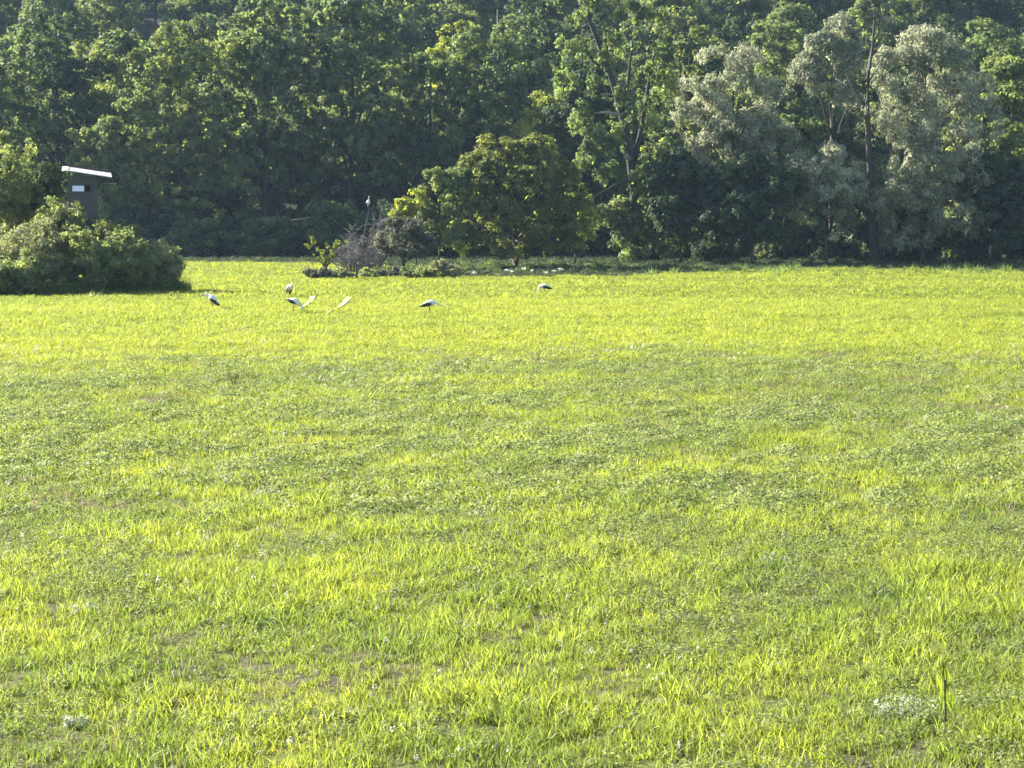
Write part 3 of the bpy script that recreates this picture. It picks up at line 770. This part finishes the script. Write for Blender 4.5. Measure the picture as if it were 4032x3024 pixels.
M['plank'] = solid_mat('weathered_plank', (.105, .096, .102), (.062, .056, .062), 5, .85, bump=.3, stretch=(4, 4, .6))
M['pole'] = solid_mat('round_pole', (.10, .085, .07), (.055, .045, .04), 5, .9, bump=.4, stretch=(1, 1, .2))
M['roof'] = solid_mat('galvanised_sheet', (.66, .65, .62), (.50, .49, .47), 2.5, .38, metal=.25, spec=.6)
M['trim'] = solid_mat('rusty_trim', (.11, .06, .045), (.06, .035, .03), 6, .8)
M['pane'] = solid_mat('window_pane', (.95, .90, .78), (.90, .85, .74), 3, .12, metal=.75, spec=.8)
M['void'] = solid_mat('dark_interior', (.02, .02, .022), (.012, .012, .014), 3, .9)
def hide():
    d = 141.5
    x = W(332, d); z0 = G(x, d)
    root = empty('hunting_hide', (x, d, z0), R(11))
    zf = Z(852, d) - z0; h = Z(692, d) - Z(852, d); w = 1.72; dp = 1.35
    rnd = random.Random(3)
    body = empty('cabin', (0, 0, 0)); body.parent = root
    for side in range(4):                      # vertical planks, front with a window slot, left, back, right
        n = 9
        for i in range(n):
            t = -w / 2 + w * (i + .5) / n if side in (0, 2) else -dp / 2 + dp * (i + .5) / n
            pw = (w if side in (0, 2) else dp) / n - .012
            segs = [(0, h)]
            if side == 0 and 1 <= i <= 6: segs = [(0, h * .60), (h * .60 + .42, h)]
            for s0, s1 in segs:
                s1 = s1 + rnd.uniform(-.02, .02)
                th = .028 + rnd.uniform(0, .008)
                c = {0: (t, -dp / 2, 0), 2: (t, dp / 2, 0), 1: (-w / 2, t, 0), 3: (w / 2, t, 0)}[side]
                sz = (pw, th, s1 - s0) if side in (0, 2) else (th, pw, s1 - s0)
                MB().box((c[0], c[1], zf + (s0 + s1) / 2), sz).build('plank', M['plank'], body)
    fl = MB().box((0, 0, zf - .05), (w + .15, dp + .15, .08)).build('floor', M['plank'], body)
    wz = zf + h * .60 + .21; wx0, wx1 = -w / 2 + w / 9, -w / 2 + 7 * w / 9
    fr = MB()
    for zz in (-.22, .22): fr.box(((wx0 + wx1) / 2, -dp / 2 - .022, wz + zz), (wx1 - wx0 + .08, .035, .05))
    for xx in (wx0, wx1): fr.box((xx, -dp / 2 - .024, wz), (.05, .035, .40))
    win = fr.build('window', M['plank'], root)
    MB().box((wx0 + (wx1 - wx0) * .34, -dp / 2 - .004, wz), ((wx1 - wx0) * .62, .012, .38), (R(-14), 0, 0)).build('pane', M['pane'], win)
    MB().box((0, .1, wz), (w * .7, .02, .5)).build('interior_shade', M['void'], win)  # near-black sheet standing in for the shade inside the cabin
    # corrugated roof sheet, high on the left, falling to the right and to the front, left end bent down
    nx, ny = 64, 10; V = []; Fq = []
    RW, RD = 2.95, 2.1
    for lay in (0, 1):
        for j in range(ny + 1):
            for i in range(nx + 1):
                u = i / nx - .5; v = j / ny - .5
                X = u * RW + .25; Y = v * RD - .15
                zz = .007 * math.sin(i * math.pi / 1.5) - (X + .6) * math.tan(R(8.5)) + (Y) * math.tan(R(8.5)) - .5 * max(0, -X - .85) ** 2
                V.append((X, Y, zz - .03 * lay))
    S = (nx + 1) * (ny + 1)
    for j in range(ny):
        for i in range(nx):
            a = j * (nx + 1) + i
            Fq.append((a, a + 1, a + nx + 2, a + nx + 1)); Fq.append((S + a, S + a + nx + 1, S + a + nx + 2, S + a + 1))
    for i in range(nx):
        for j, fl_ in ((0, 0), (ny, 1)):
            a = j * (nx + 1) + i
            Fq.append((a, S + a, S + a + 1, a + 1) if not fl_ else (a, a + 1, S + a + 1, S + a))
    for j in range(ny):
        for i in (0, nx):
            a = j * (nx + 1) + i
            Fq.append((a, a + nx + 1, S + a + nx + 1, S + a))
    rz = zf + h + .42
    rf = link('roof', mesh_np('roof', V, Fq, M['roof'], smooth=True), root, (0, 0, rz))
    rt = MB().box((.35, RD / 2 - .1, rz + .02), (RW * .86, .05, .12), (0, R(9.5), 0)).build('roof_trim', M['trim'], root)
    for yy in (-.75, .55):
        MB().tube([(-1.05, yy, rz - .0 + yy * .12), (1.6, yy, rz - .40 + yy * .12)], .045, 6).build('rafter', M['pole'], root, True)
    for sx in (-1, 1):
        for sy in (-1, 1):
            MB().tube([(sx * (w / 2 + .5), sy * (dp / 2 + .45), -.2), (sx * (w / 2 + .02), sy * (dp / 2 + .06), zf)], [.09, .075], 7).build('leg', M['pole'], root, True)
            MB().tube([(sx * (w / 2 - .05), sy * (dp / 2 - .05), zf + h - .02), (sx * (w / 2 - .05), sy * (dp / 2 - .05), rz + (.10 if sx < 0 else -.2) + sy * .09)], .05, 6).build('post', M['pole'], root, True)
    for sy in (-1, 1):
        MB().tube([(-w / 2 - .40, sy * (dp / 2 + .34), .9), (w / 2 + .14, sy * (dp / 2 + .14), zf - .6)], .045, 6).build('brace', M['pole'], root, True)
    ld = empty('ladder', (0, 0, 0)); ld.parent = root
    for sx in (-.25, .25):
        MB().tube([(sx - .1, dp / 2 + 1.5, -.1), (sx - .1, dp / 2 + .12, zf + .3)], .04, 6).build('rail', M['pole'], ld, True)
    for k in range(11):
        q = (k + .7) / 11.5
        MB().tube([(-.38, dp / 2 + 1.5 - 1.38 * q, -.1 + (zf + .4) * q), (.18, dp / 2 + 1.5 - 1.38 * q, -.1 + (zf + .4) * q)], .025, 5).build('rung', M['pole'], ld, True)
    tag(root, 'dark wooden hunting hide on legs with pale metal roof rising from the thicket', 'hunting hide')
hide()

# ------------------------------------------------------------------ the group of trees standing out in the meadow
def sapling():
    d = 176
    x = W(1283, d); z0 = G(x, d); root = empty('young_tree', (x, d, z0 - .05))
    rnd = random.Random(4); mb = MB(); lob = []
    mb.tube([(0, 0, -.1), (.03, 0, .7), (-.02, 0, 1.5)], [.13, .10, .07], 6)
    for a, l, e in ((-.95, 2.5, .95), (-.5, 3.0, 1.2), (.1, 2.3, 1.35), (.55, 2.6, 1.15), (1.0, 2.8, .9), (-.2, 1.8, .7), (.5, 1.7, .6)):
        p = [(math.sin(a) * q * l * .62, rnd.uniform(-.3, .3) * q, .9 + q * l * .52 * (1 + e * .25)) for q in (0, .5, 1)]
        mb.tube(p, [.05, .03, .012], 5)
        for q in (.45, .7, .95, 1.1): lob.append((p[2][0] * q, p[2][1] * q, .9 + (p[2][2] - .9) * q, .17, .2, .22))
    mb.build('trunk', M['bark'], root, True)
    link('crown', crown_mesh('crown', 95, lob, M['yellow'], 1500, .16, .5, .13, 14), root)
    tag(root, 'small young tree with thin upright sunlit branches at the left end of the tree group', 'tree')
sapling()

def twiggy(name, label, px, d, base, top, width, seed, mat='deadtwig', n=70, cat='shrub', lean=0.0):
    rnd = random.Random(seed); x = W(px, d); z0 = G(x, d)
    root = empty(name, (x, d, z0 - .05)); mb = MB(); rx = width / F * d / 2; h = Z(top, d) - z0
    for i in range(n):
        a = rnd.uniform(0, 6.28); r = math.sqrt(rnd.random()); hh = h * (1 - .55 * r * r) * rnd.uniform(.55, 1.05)
        e = Vector((math.cos(a) * r * rx + lean * hh, math.sin(a) * r * rx * .8, hh))
        s = Vector((e.x * rnd.uniform(.1, .7), e.y * rnd.uniform(.1, .7), 0)); m1 = s.lerp(e, .5) + Vector((rnd.uniform(-.2, .2), rnd.uniform(-.2, .2), hh * .08))
        mb.tube([s, m1, e], [.05, .032, .012], 4)
        for k in range(9):
            q = rnd.uniform(.35, 1.0); b = s.lerp(m1, q * 2) if q < .5 else m1.lerp(e, q * 2 - 1)
            t = b + Vector((rnd.gauss(0, .5), rnd.gauss(0, .5), rnd.uniform(-.3, .6)))
            mb.tube([b, b.lerp(t, .5) + Vector((0, 0, .06)), t], [.022, .015, .007], 3)
    mb.build('branches', M[mat], root)
    return tag(root, label, cat)
twiggy('dead_shrub', 'tall bare grey shrub below the perched white bird', 1415, 204, 1040, 800, 270, 5, n=85, cat='dead shrub', lean=.42)
twiggy('dead_shrub', 'low bare grey brush between the young tree and the grey tree', 1390, 196, 1060, 900, 210, 6, n=46, cat='dead shrub')
tree('small_tree', 'small grey leaved tree with short dark trunk over the nettle bank', 1600, 192, 850, 250, 1045, 'mauve', 96, n=14, leaves=7000, leaf=.26, ratio=.5, clump=.32, trunk_r=.20, base_px=1586)
tree('small_tree', 'small tree with yellow lit left flank behind the grey leaved one', 1640, 206, 770, 240, 1000, 'yellow', 97, n=10, leaves=2600, leaf=.3, clump=.3,
     lobes=[(1560, 0, 880, 40, .9, 60), (1600, 0, 830, 45, 1, 55), (1640, .3, 800, 40, 1, 50), (1530, 0, 950, 45, 1, 40), (1800, -1.2, 990, 40, .8, 35)])
tree('olive_tree', 'large round olive green tree, tallest of the tree group', 2030, 210, 530, 520, 1030, 'olive', 98, leaves=34000, leaf=.34, ratio=.55, clump=.42, trunk_r=.34,
     lobes=[(1930, 0, 590, 50, 1.3, 60), (1860, -.3, 670, 62, 1.7, 60), (2000, -.6, 640, 100, 2.4, 90), (2110, 0, 620, 90, 2.3, 90), (1960, -2, 740, 130, 3, 110), (2120, -2, 740, 130, 3, 120),
            (2210, -.5, 720, 80, 2, 90), (2245, -.5, 860, 60, 1.8, 110), (2130, -2.6, 890, 140, 3.4, 110), (1980, -3, 890, 130, 3.2, 110), (1890, -2, 860, 78, 2.4, 90), (1875, -1.5, 960, 80, 2.2, 60),
            (2050, -2.6, 985, 150, 2.8, 45), (2200, -1.8, 980, 100, 2.2, 50), (2050, 1, 780, 180, 4, 180)])
tree('olive_tree', 'lower olive green tree with two humped tops left of the large round one', 1730, 208, 660, 260, 1010, 'light', 99, leaves=10000, leaf=.34, ratio=.55, clump=.4,
     lobes=[(1705, 0, 725, 48, 1.4, 55), (1800, 0, 715, 60, 1.5, 55), (1700, -.5, 800, 55, 1.7, 60), (1790, -.8, 800, 80, 2, 70), (1685, -.5, 880, 48, 1.5, 50), (1760, -1, 890, 90, 2, 70), (1800, -1, 960, 60, 1.5, 40)])

def post():
    d = 176; x = W(1404, d); z0 = G(x, d)
    root = empty('fence_post', (x, d, z0))
    MB().tube([(0, 0, -.1), (.02, 0, .7), (.0, 0, 1.2)], [.10, .085, .08], 6).build('shaft', M['bark'], root, True)
    MB().tube([(.0, 0, 1.0), (.12, -.03, 1.25), (.22, -.05, 1.3)], [.05, .045, .03], 5).build('splinter', M['palebark'], root, True)
    tag(root, 'lone dark broken post standing in the bank beside the young tree', 'post')
post()
bank = [(1255, 176, 1062, 130, 'mauve', 'dark low clump at the left tip of the bank under the young tree'),
        (1345, 177, 1058, 120, 'greybush', 'low dark clump on the bank between young tree and post'),
        (1450, 180, 1062, 90, 'scrub', 'low leafy clump on the bank right of the broken post'),
        (1545, 181, 1056, 110, 'mauve', 'low dark nettle clump below the grey leaved tree'),
        (1650, 178, 1050, 140, 'scrub', 'low nettle clump on the bank right of the grey tree trunk'),
        (1745, 180, 1028, 110, 'greybush', 'pale topped clump at the right end of the bank')]
for i, (px, d, top, wd, mt, lb) in enumerate(bank):
    shrub(lb, px, d, top, wd, 1096, mt, 110 + i, 1700, .22, .5, .2, 7, name='low_shrub')

# fallen pale pole leaning in the dark wood edge
def fallen():
    d = 250; x = W(1215, d)
    root = MB().tube([(W(1150, d) - x, 0, 0), (0, -.2, .25), (W(1290, d) - x, -.4, .62)], [.06, .08, .05], 6).build('dead_branch', M['greybark'], None, True, (x, d, Z(868, d)))
    tag(root, 'thin grey dead branch lying nearly level in the dark wood edge', 'branch')
fallen()

# ------------------------------------------------------------------ storks
M['feather'] = solid_mat('white_feather', (.82, .81, .77), (.74, .73, .69), 9, .7)
M['flight'] = solid_mat('black_feather', (.018, .018, .020), (.03, .03, .032), 9, .5)
M['beak'] = solid_mat('red_beak', (.42, .07, .035), (.34, .05, .03), 6, .5)
M['shank'] = solid_mat('red_leg', (.40, .09, .06), (.32, .07, .05), 6, .6)
M['eye'] = solid_mat('dark_eye', (.01, .01, .01), None, 6, .2)
def stork(label, px, py, d, head, pitch, neck, tail_drop=0., legs=.55):
    """heading: rotation about z (0 = facing right); pitch: body tilt, positive = breast up; neck: (x, z, r) points from breast to crown"""
    x = W(px, d); z0 = G(x, d)
    root = empty('stork', (x, d, z0 - .06), R(head)); root.scale = (.88, .88, .88)
    ca, sa = math.cos(R(pitch)), math.sin(R(pitch))
    hz = legs + .13
    T = lambda X, Y, ZZ: (X * ca - ZZ * sa, Y, hz + X * sa + ZZ * ca)
    mb = MB()
    body = [(-.40, -.03, .02, .015), (-.32, -.01, .07, .05), (-.2, .01, .125, .11), (-.05, .03, .165, .165), (.10, .03, .17, .175), (.22, .04, .13, .14), (.29, .06, .08, .09)]
    pts = [T(a, 0, b) for a, b, _, _ in body]; rad = [(p, q) for _, _, p, q in body]
    for a, b, r in neck: pts.append((a, 0, b)); rad.append((r, r))
    mb.tube(pts, rad, 10)
    mb.build('body', M['feather'], root, True)
    hx, hzz = neck[-2][0], neck[-2][1]; ex, ez = neck[-1][0], neck[-1][1]
    dr = Vector((ex - hx, 0, ez - hzz)).normalized(); tip = Vector((ex, 0, ez)) + dr * .21
    MB().tube([Vector((ex, 0, ez)) - dr * .02, Vector((ex, 0, ez)) + dr * .1, tip], [(.017, .02), (.011, .014), (.003, .004)], 6).build('beak', M['beak'], root, True)
    for s in (-1, 1):
        MB().tube([T(.16, s * .15, .0), T(.0, s * .175, -.02), T(-.16, s * .16, -.03), T(-.34, s * .09, -.05 - tail_drop), T(-.50, s * .04, -.08 - tail_drop)],
                  [(.012, .03), (.018, .085), (.02, .10), (.02, .075), (.008, .02)], 8).build('wing', M['flight'], root, True)
        MB().tube([T(.2, s * .13, .10), T(.05, s * .165, .09), T(-.12, s * .145, .07), T(-.25, s * .08, .04)],
                  [(.012, .03), (.025, .06), (.025, .06), (.01, .025)], 8).build('shoulder', M['feather'], root, True)
        l0 = T(.0, s * .05, -.09)
        lg = MB().tube([l0, (l0[0] + .02, s * .055, hz - .22), (l0[0] - .03, s * .06, legs * .5), (l0[0] + .01, s * .06, .03)], [.035, .02, .014, .012], 6)
        for k in (-.5, 0, .5): lg.tube([(l0[0], s * .06, .02), (l0[0] + .09 * math.cos(k), s * .06 + .09 * math.sin(k), .008)], [.01, .006], 4)
        lg.build('leg', M['shank'], root, True)
        MB().tube([(hx + .01, s * .034, hzz + .008), (hx + .022, s * .036, hzz + .008)], .008, 5).build('eye', M['eye'], root, True)
    return tag(root, label, 'stork', 'white storks feeding in the meadow')
NECK_UP = [(.33, .84, .06), (.36, .92, .045), (.35, 1.0, .036), (.37, 1.07, .042), (.44, 1.06, .022)]
NECK_IN = [(.33, .80, .065), (.35, .87, .055), (.34, .93, .045), (.38, .98, .044), (.45, .95, .022)]
NECK_FWD = [(.36, .70, .06), (.45, .68, .045), (.54, .62, .036), (.62, .60, .042), (.69, .56, .022)]
NECK_DOWN = [(.36, .60, .07), (.42, .48, .05), (.44, .34, .036), (.47, .24, .040), (.51, .17, .02)]
stork('stork farthest left, facing left with black tail slanting down to the right', 838, 1228, D(1222), 165, 28, NECK_IN, .05)
stork('stork seen front on with neck drawn in and dark wing tips low, behind the others', 1140, 1180, D(1176), -62, 38, NECK_IN, .06)
stork('stork bent down to feed beside the left wheel mark, tail raised', 1160, 1235, D(1236), -22, -26, NECK_DOWN)
stork('stork in profile facing right, long black tail to the left, nearest the middle', 1690, 1240, D(1240), -4, 6, NECK_FWD)
stork('stork farthest right, white back and lowered head to the left', 2145, 1170, D(1162), 170, 4, NECK_DOWN, .03)
def perched():
    d = 203; x = W(1452, d); z = Z(822, d)
    o = stork('white stork perched upright on the top of the bare grey shrub', 1452, 822, d, -70, 58, [(.26, .98, .06), (.25, 1.06, .05), (.24, 1.14, .042), (.26, 1.2, .044), (.33, 1.17, .022)], 0., .45)
    o.location.z = z; o['group'] = 'white birds in the bare shrub'
    del o['group']
perched()

# ------------------------------------------------------------------ single plants that stand out of the turf
def silver_plant(label, px, py, wpx, hpx, seed, leaves=420, mat='sil'):
    d = D(py); x = W(px, d); rng = np.random.RandomState(seed); s = d / F
    root = empty('silvery_herb', (x, d, G(x, d)))
    rx, h = wpx * s / 2, hpx * s
    a = rng.uniform(0, 6.28, leaves); r = np.sqrt(rng.rand(leaves))
    C = np.stack([np.cos(a) * r * rx, np.sin(a) * r * rx * .9, h * rng.uniform(.15, 1.0, leaves) * (1 - .5 * r * r)], 1)
    C[:, 2] *= .35 + 1.1 * vnoise(C[:, 0] * 14 + seed, C[:, 1] * 14 + 50)
    C = C[vnoise(C[:, 0] * 9 + 3 * seed, C[:, 1] * 9 + 20) > .30]; leaves = len(C)
    V, Fq, t = leaf_quads(rng, C, unit(C + [0, 0, .02]), .055, .22, rng.rand(leaves), 0, .5)
    link('foliage', mesh_np('foliage', V, Fq, M['silverherb'], t), root)
    k = max(8, leaves // 22)
    C2 = C[rng.randint(0, leaves, k)] * [1, 1, .9] + [0, 0, h * .18]
    C3 = np.repeat(C2, 5, 0) + rng.normal(0, .008, (k * 5, 3))
    V, Fq, t = leaf_quads(rng, C3, unit(rng.normal(0, 1, C3.shape)), .018, .7, rng.rand(len(C3)), 0, .9)
    link('flower_heads', mesh_np('flower_heads', V, Fq, M['blossom'], t), root)
    return tag(root, label, 'plant')
M['silverherb'] = leaf_mat('silver_herb_leaf', (.36, .40, .29), (.24, .29, .18), tr=(1, 1, .8), fac=.35, nscale=6)
M['blossom'] = leaf_mat('white_blossom', (.80, .80, .70), (.74, .72, .66), tr=(1, 1, 1), fac=.3)
silver_plant('largest silvery herb clump in the bottom right of the meadow', 3590, 2835, 270, 110, 1, 700)
silver_plant('silvery herb clump at the lower left of the meadow', 320, 2420, 130, 70, 2, 300)
silver_plant('pale flowering herb in the bottom left corner of the meadow', 270, 2870, 110, 60, 3, 260)
silver_plant('pale flowering herb in the left middle of the meadow above the silvery one', 1040, 1960, 110, 55, 4, 260)
silver_plant('pale flowering herb in the very middle of the meadow', 1900, 2045, 120, 45, 5, 260)
silver_plant('pale flowering herb right of the middle of the meadow', 3060, 2230, 150, 50, 6, 300)
silver_plant('small silvery herb near the right edge above the largest clump', 3690, 2400, 110, 45, 7, 220)

def weed(name, label, px, py, hpx, wpx, mat, seed, stems=3, leaves=120):
    d = D(py); x = W(px, d); s = d / F; rng = np.random.RandomState(seed); h, rx = hpx * s, wpx * s / 2
    root = empty(name, (x, d, G(x, d))); mb = MB(); C = []
    for i in range(stems):
        a = rng.uniform(0, 6.28); e = Vector((math.cos(a) * rx * .5, math.sin(a) * rx * .5, h * rng.uniform(.75, 1)))
        mb.tube([(0, 0, -.02), e * .5, e], [.008, .006, .003], 5)
        for q in rng.uniform(.12, 1, leaves // stems):
            C.append(np.array(e) * q + rng.normal(0, rx * .42 * (1.05 - q * .6), 3) * [1, 1, .3])
    mb.build('stem', M[mat + '_stem'], root, True)
    C = np.array(C); C[:, 2] = np.abs(C[:, 2])
    V, Fq, t = leaf_quads(rng, C, unit(C + [0, 0, .01]), .05, .45, rng.rand(len(C)), -.3, .4)
    link('leaves', mesh_np('leaves', V, Fq, M[mat], t), root)
    return tag(root, label, 'plant')
M['weed'] = leaf_mat('weed_leaf', (.05, .075, .03), (.035, .055, .025), nscale=6)
M['weed_stem'] = solid_mat('weed_stem', (.05, .05, .03), (.03, .03, .02), 9, .8)
M['lush'] = leaf_mat('lush_leaf', (.30, .38, .05), (.24, .33, .05), tr=(1.7, 1.6, .7), nscale=6)
M['lush_stem'] = solid_mat('lush_stem', (.10, .13, .04), (.06, .08, .03), 9, .8)
def tall_weed():
    d = D(2880); x = W(3735, d); h = 300 * d / F; rng = np.random.RandomState(21)
    root = empty('tall_weed', (x, d, G(x, d)))
    MB().tube([(.02, 0, -.02), (.012, 0, h * .4), (-.012, 0, h)], [.011, .008, .003], 5).build('stem', M['lush_stem'], root, True)
    q = rng.uniform(.34, 1.0, 30)
    C = np.stack([.02 - .03 * q, q * 0, q * h * .93], 1) + rng.normal(0, 1, (30, 3)) * np.array([.075, .05, .01]) * (1.12 - q)[:, None]
    n = len(C); a = rng.uniform(0, 6.28, n)
    T = unit(np.stack([np.cos(a) * .28, np.sin(a) * .28, np.ones(n)], 1)); N = unit(np.cross(T, rng.normal(0, 1, (n, 3)))); B = np.cross(N, T)
    L = rng.uniform(.09, .19, n)[:, None]; w = L * .075
    V = np.stack([C - T * L * .4, C + B * w, C + T * L * .6, C - B * w], 1).reshape(-1, 3)
    link('leaves', mesh_np('leaves', V, np.arange(n * 4).reshape(n, 4), M['lush'], rng.rand(n)), root)
    tag(root, 'tall bright green weed with dark stem beside the largest silvery clump', 'plant')
tall_weed()
weed('dark_weed', 'dark leafy weed in the right of the meadow', 3270, 2115, 45, 90, 'weed', 22, 4, 90)
weed('dark_weed', 'dark weed in the left meadow below the first stork', 918, 1530, 75, 75, 'weed', 23, 4, 80)
weed('dark_weed', 'dark dock weed at the weedy line near the middle', 1450, 1475, 34, 55, 'weed', 24, 3, 60)
weed('dark_weed', 'dark weed on the weedy line right of the middle', 2440, 1440, 40, 80, 'weed', 25, 4, 80)
weed('dark_weed', 'flat dark weed in the left meadow near the edge', 380, 1570, 30, 70, 'weed', 26, 3, 60)

# white flowers on tall stems along the shadow edge before the olive tree
flower_spots = [(1868, 1093, 6), (1995, 1088, 16), (2014, 1092, 12), (2062, 1090, 22), (2095, 1093, 16), (2150, 1094, 8), (2182, 1091, 14), (2208, 1090, 20)]
where = ['leftmost, standing apart', 'second from the left', 'third from the left', 'tallest of the row', 'just right of the tallest', 'lowest, right of the middle', 'second from the right end', 'at the right end']
for i, ((px, py, hp_), wh) in enumerate(zip(flower_spots, where)):
    d = D(py) if D(py) < 176 else 174.; x = W(px, d); h = .45 + hp_ * d / F
    root = empty('white_flower', (x, d, G(x, d))); rng = np.random.RandomState(50 + i)
    MB().tube([(0, 0, 0), (.02, 0, h * .5), (0, 0, h)], [.012, .01, .006], 4).build('stem', M['lush_stem'], root)
    C = rng.normal(0, .07, (60, 3)) * [1, 1, .5] + [0, 0, h]
    V, Fq, t = leaf_quads(rng, C, unit(rng.normal(0, 1, C.shape)), .07, .8, rng.rand(60), 0, .6)
    link('flower_head', mesh_np('flower_head', V, Fq, M['blossom'], t), root)
    tag(root, 'white wild flower on the shadow edge before the olive tree, ' + wh, 'flower', 'white flowers along the shadow edge')

# ------------------------------------------------------------------ air
def haze(density):
    m, nt, out = new_mat('haze')
    v = node(nt, 'ShaderNodeVolumePrincipled')
    v.inputs['Color'].default_value = (.50, .72, 1.0, 1)
    v.inputs['Density'].default_value = density
    v.inputs['Anisotropy'].default_value = .2
    nt.links.new(v.outputs[0], out.inputs['Volume'])
    mb = MB().box((0, 410, 130), (1260, 1040, 275))
    tag(mb.build('haze', m), 'thin summer haze filling the valley', kind='stuff')
HAZE = 0.00008
if HAZE: haze(HAZE)
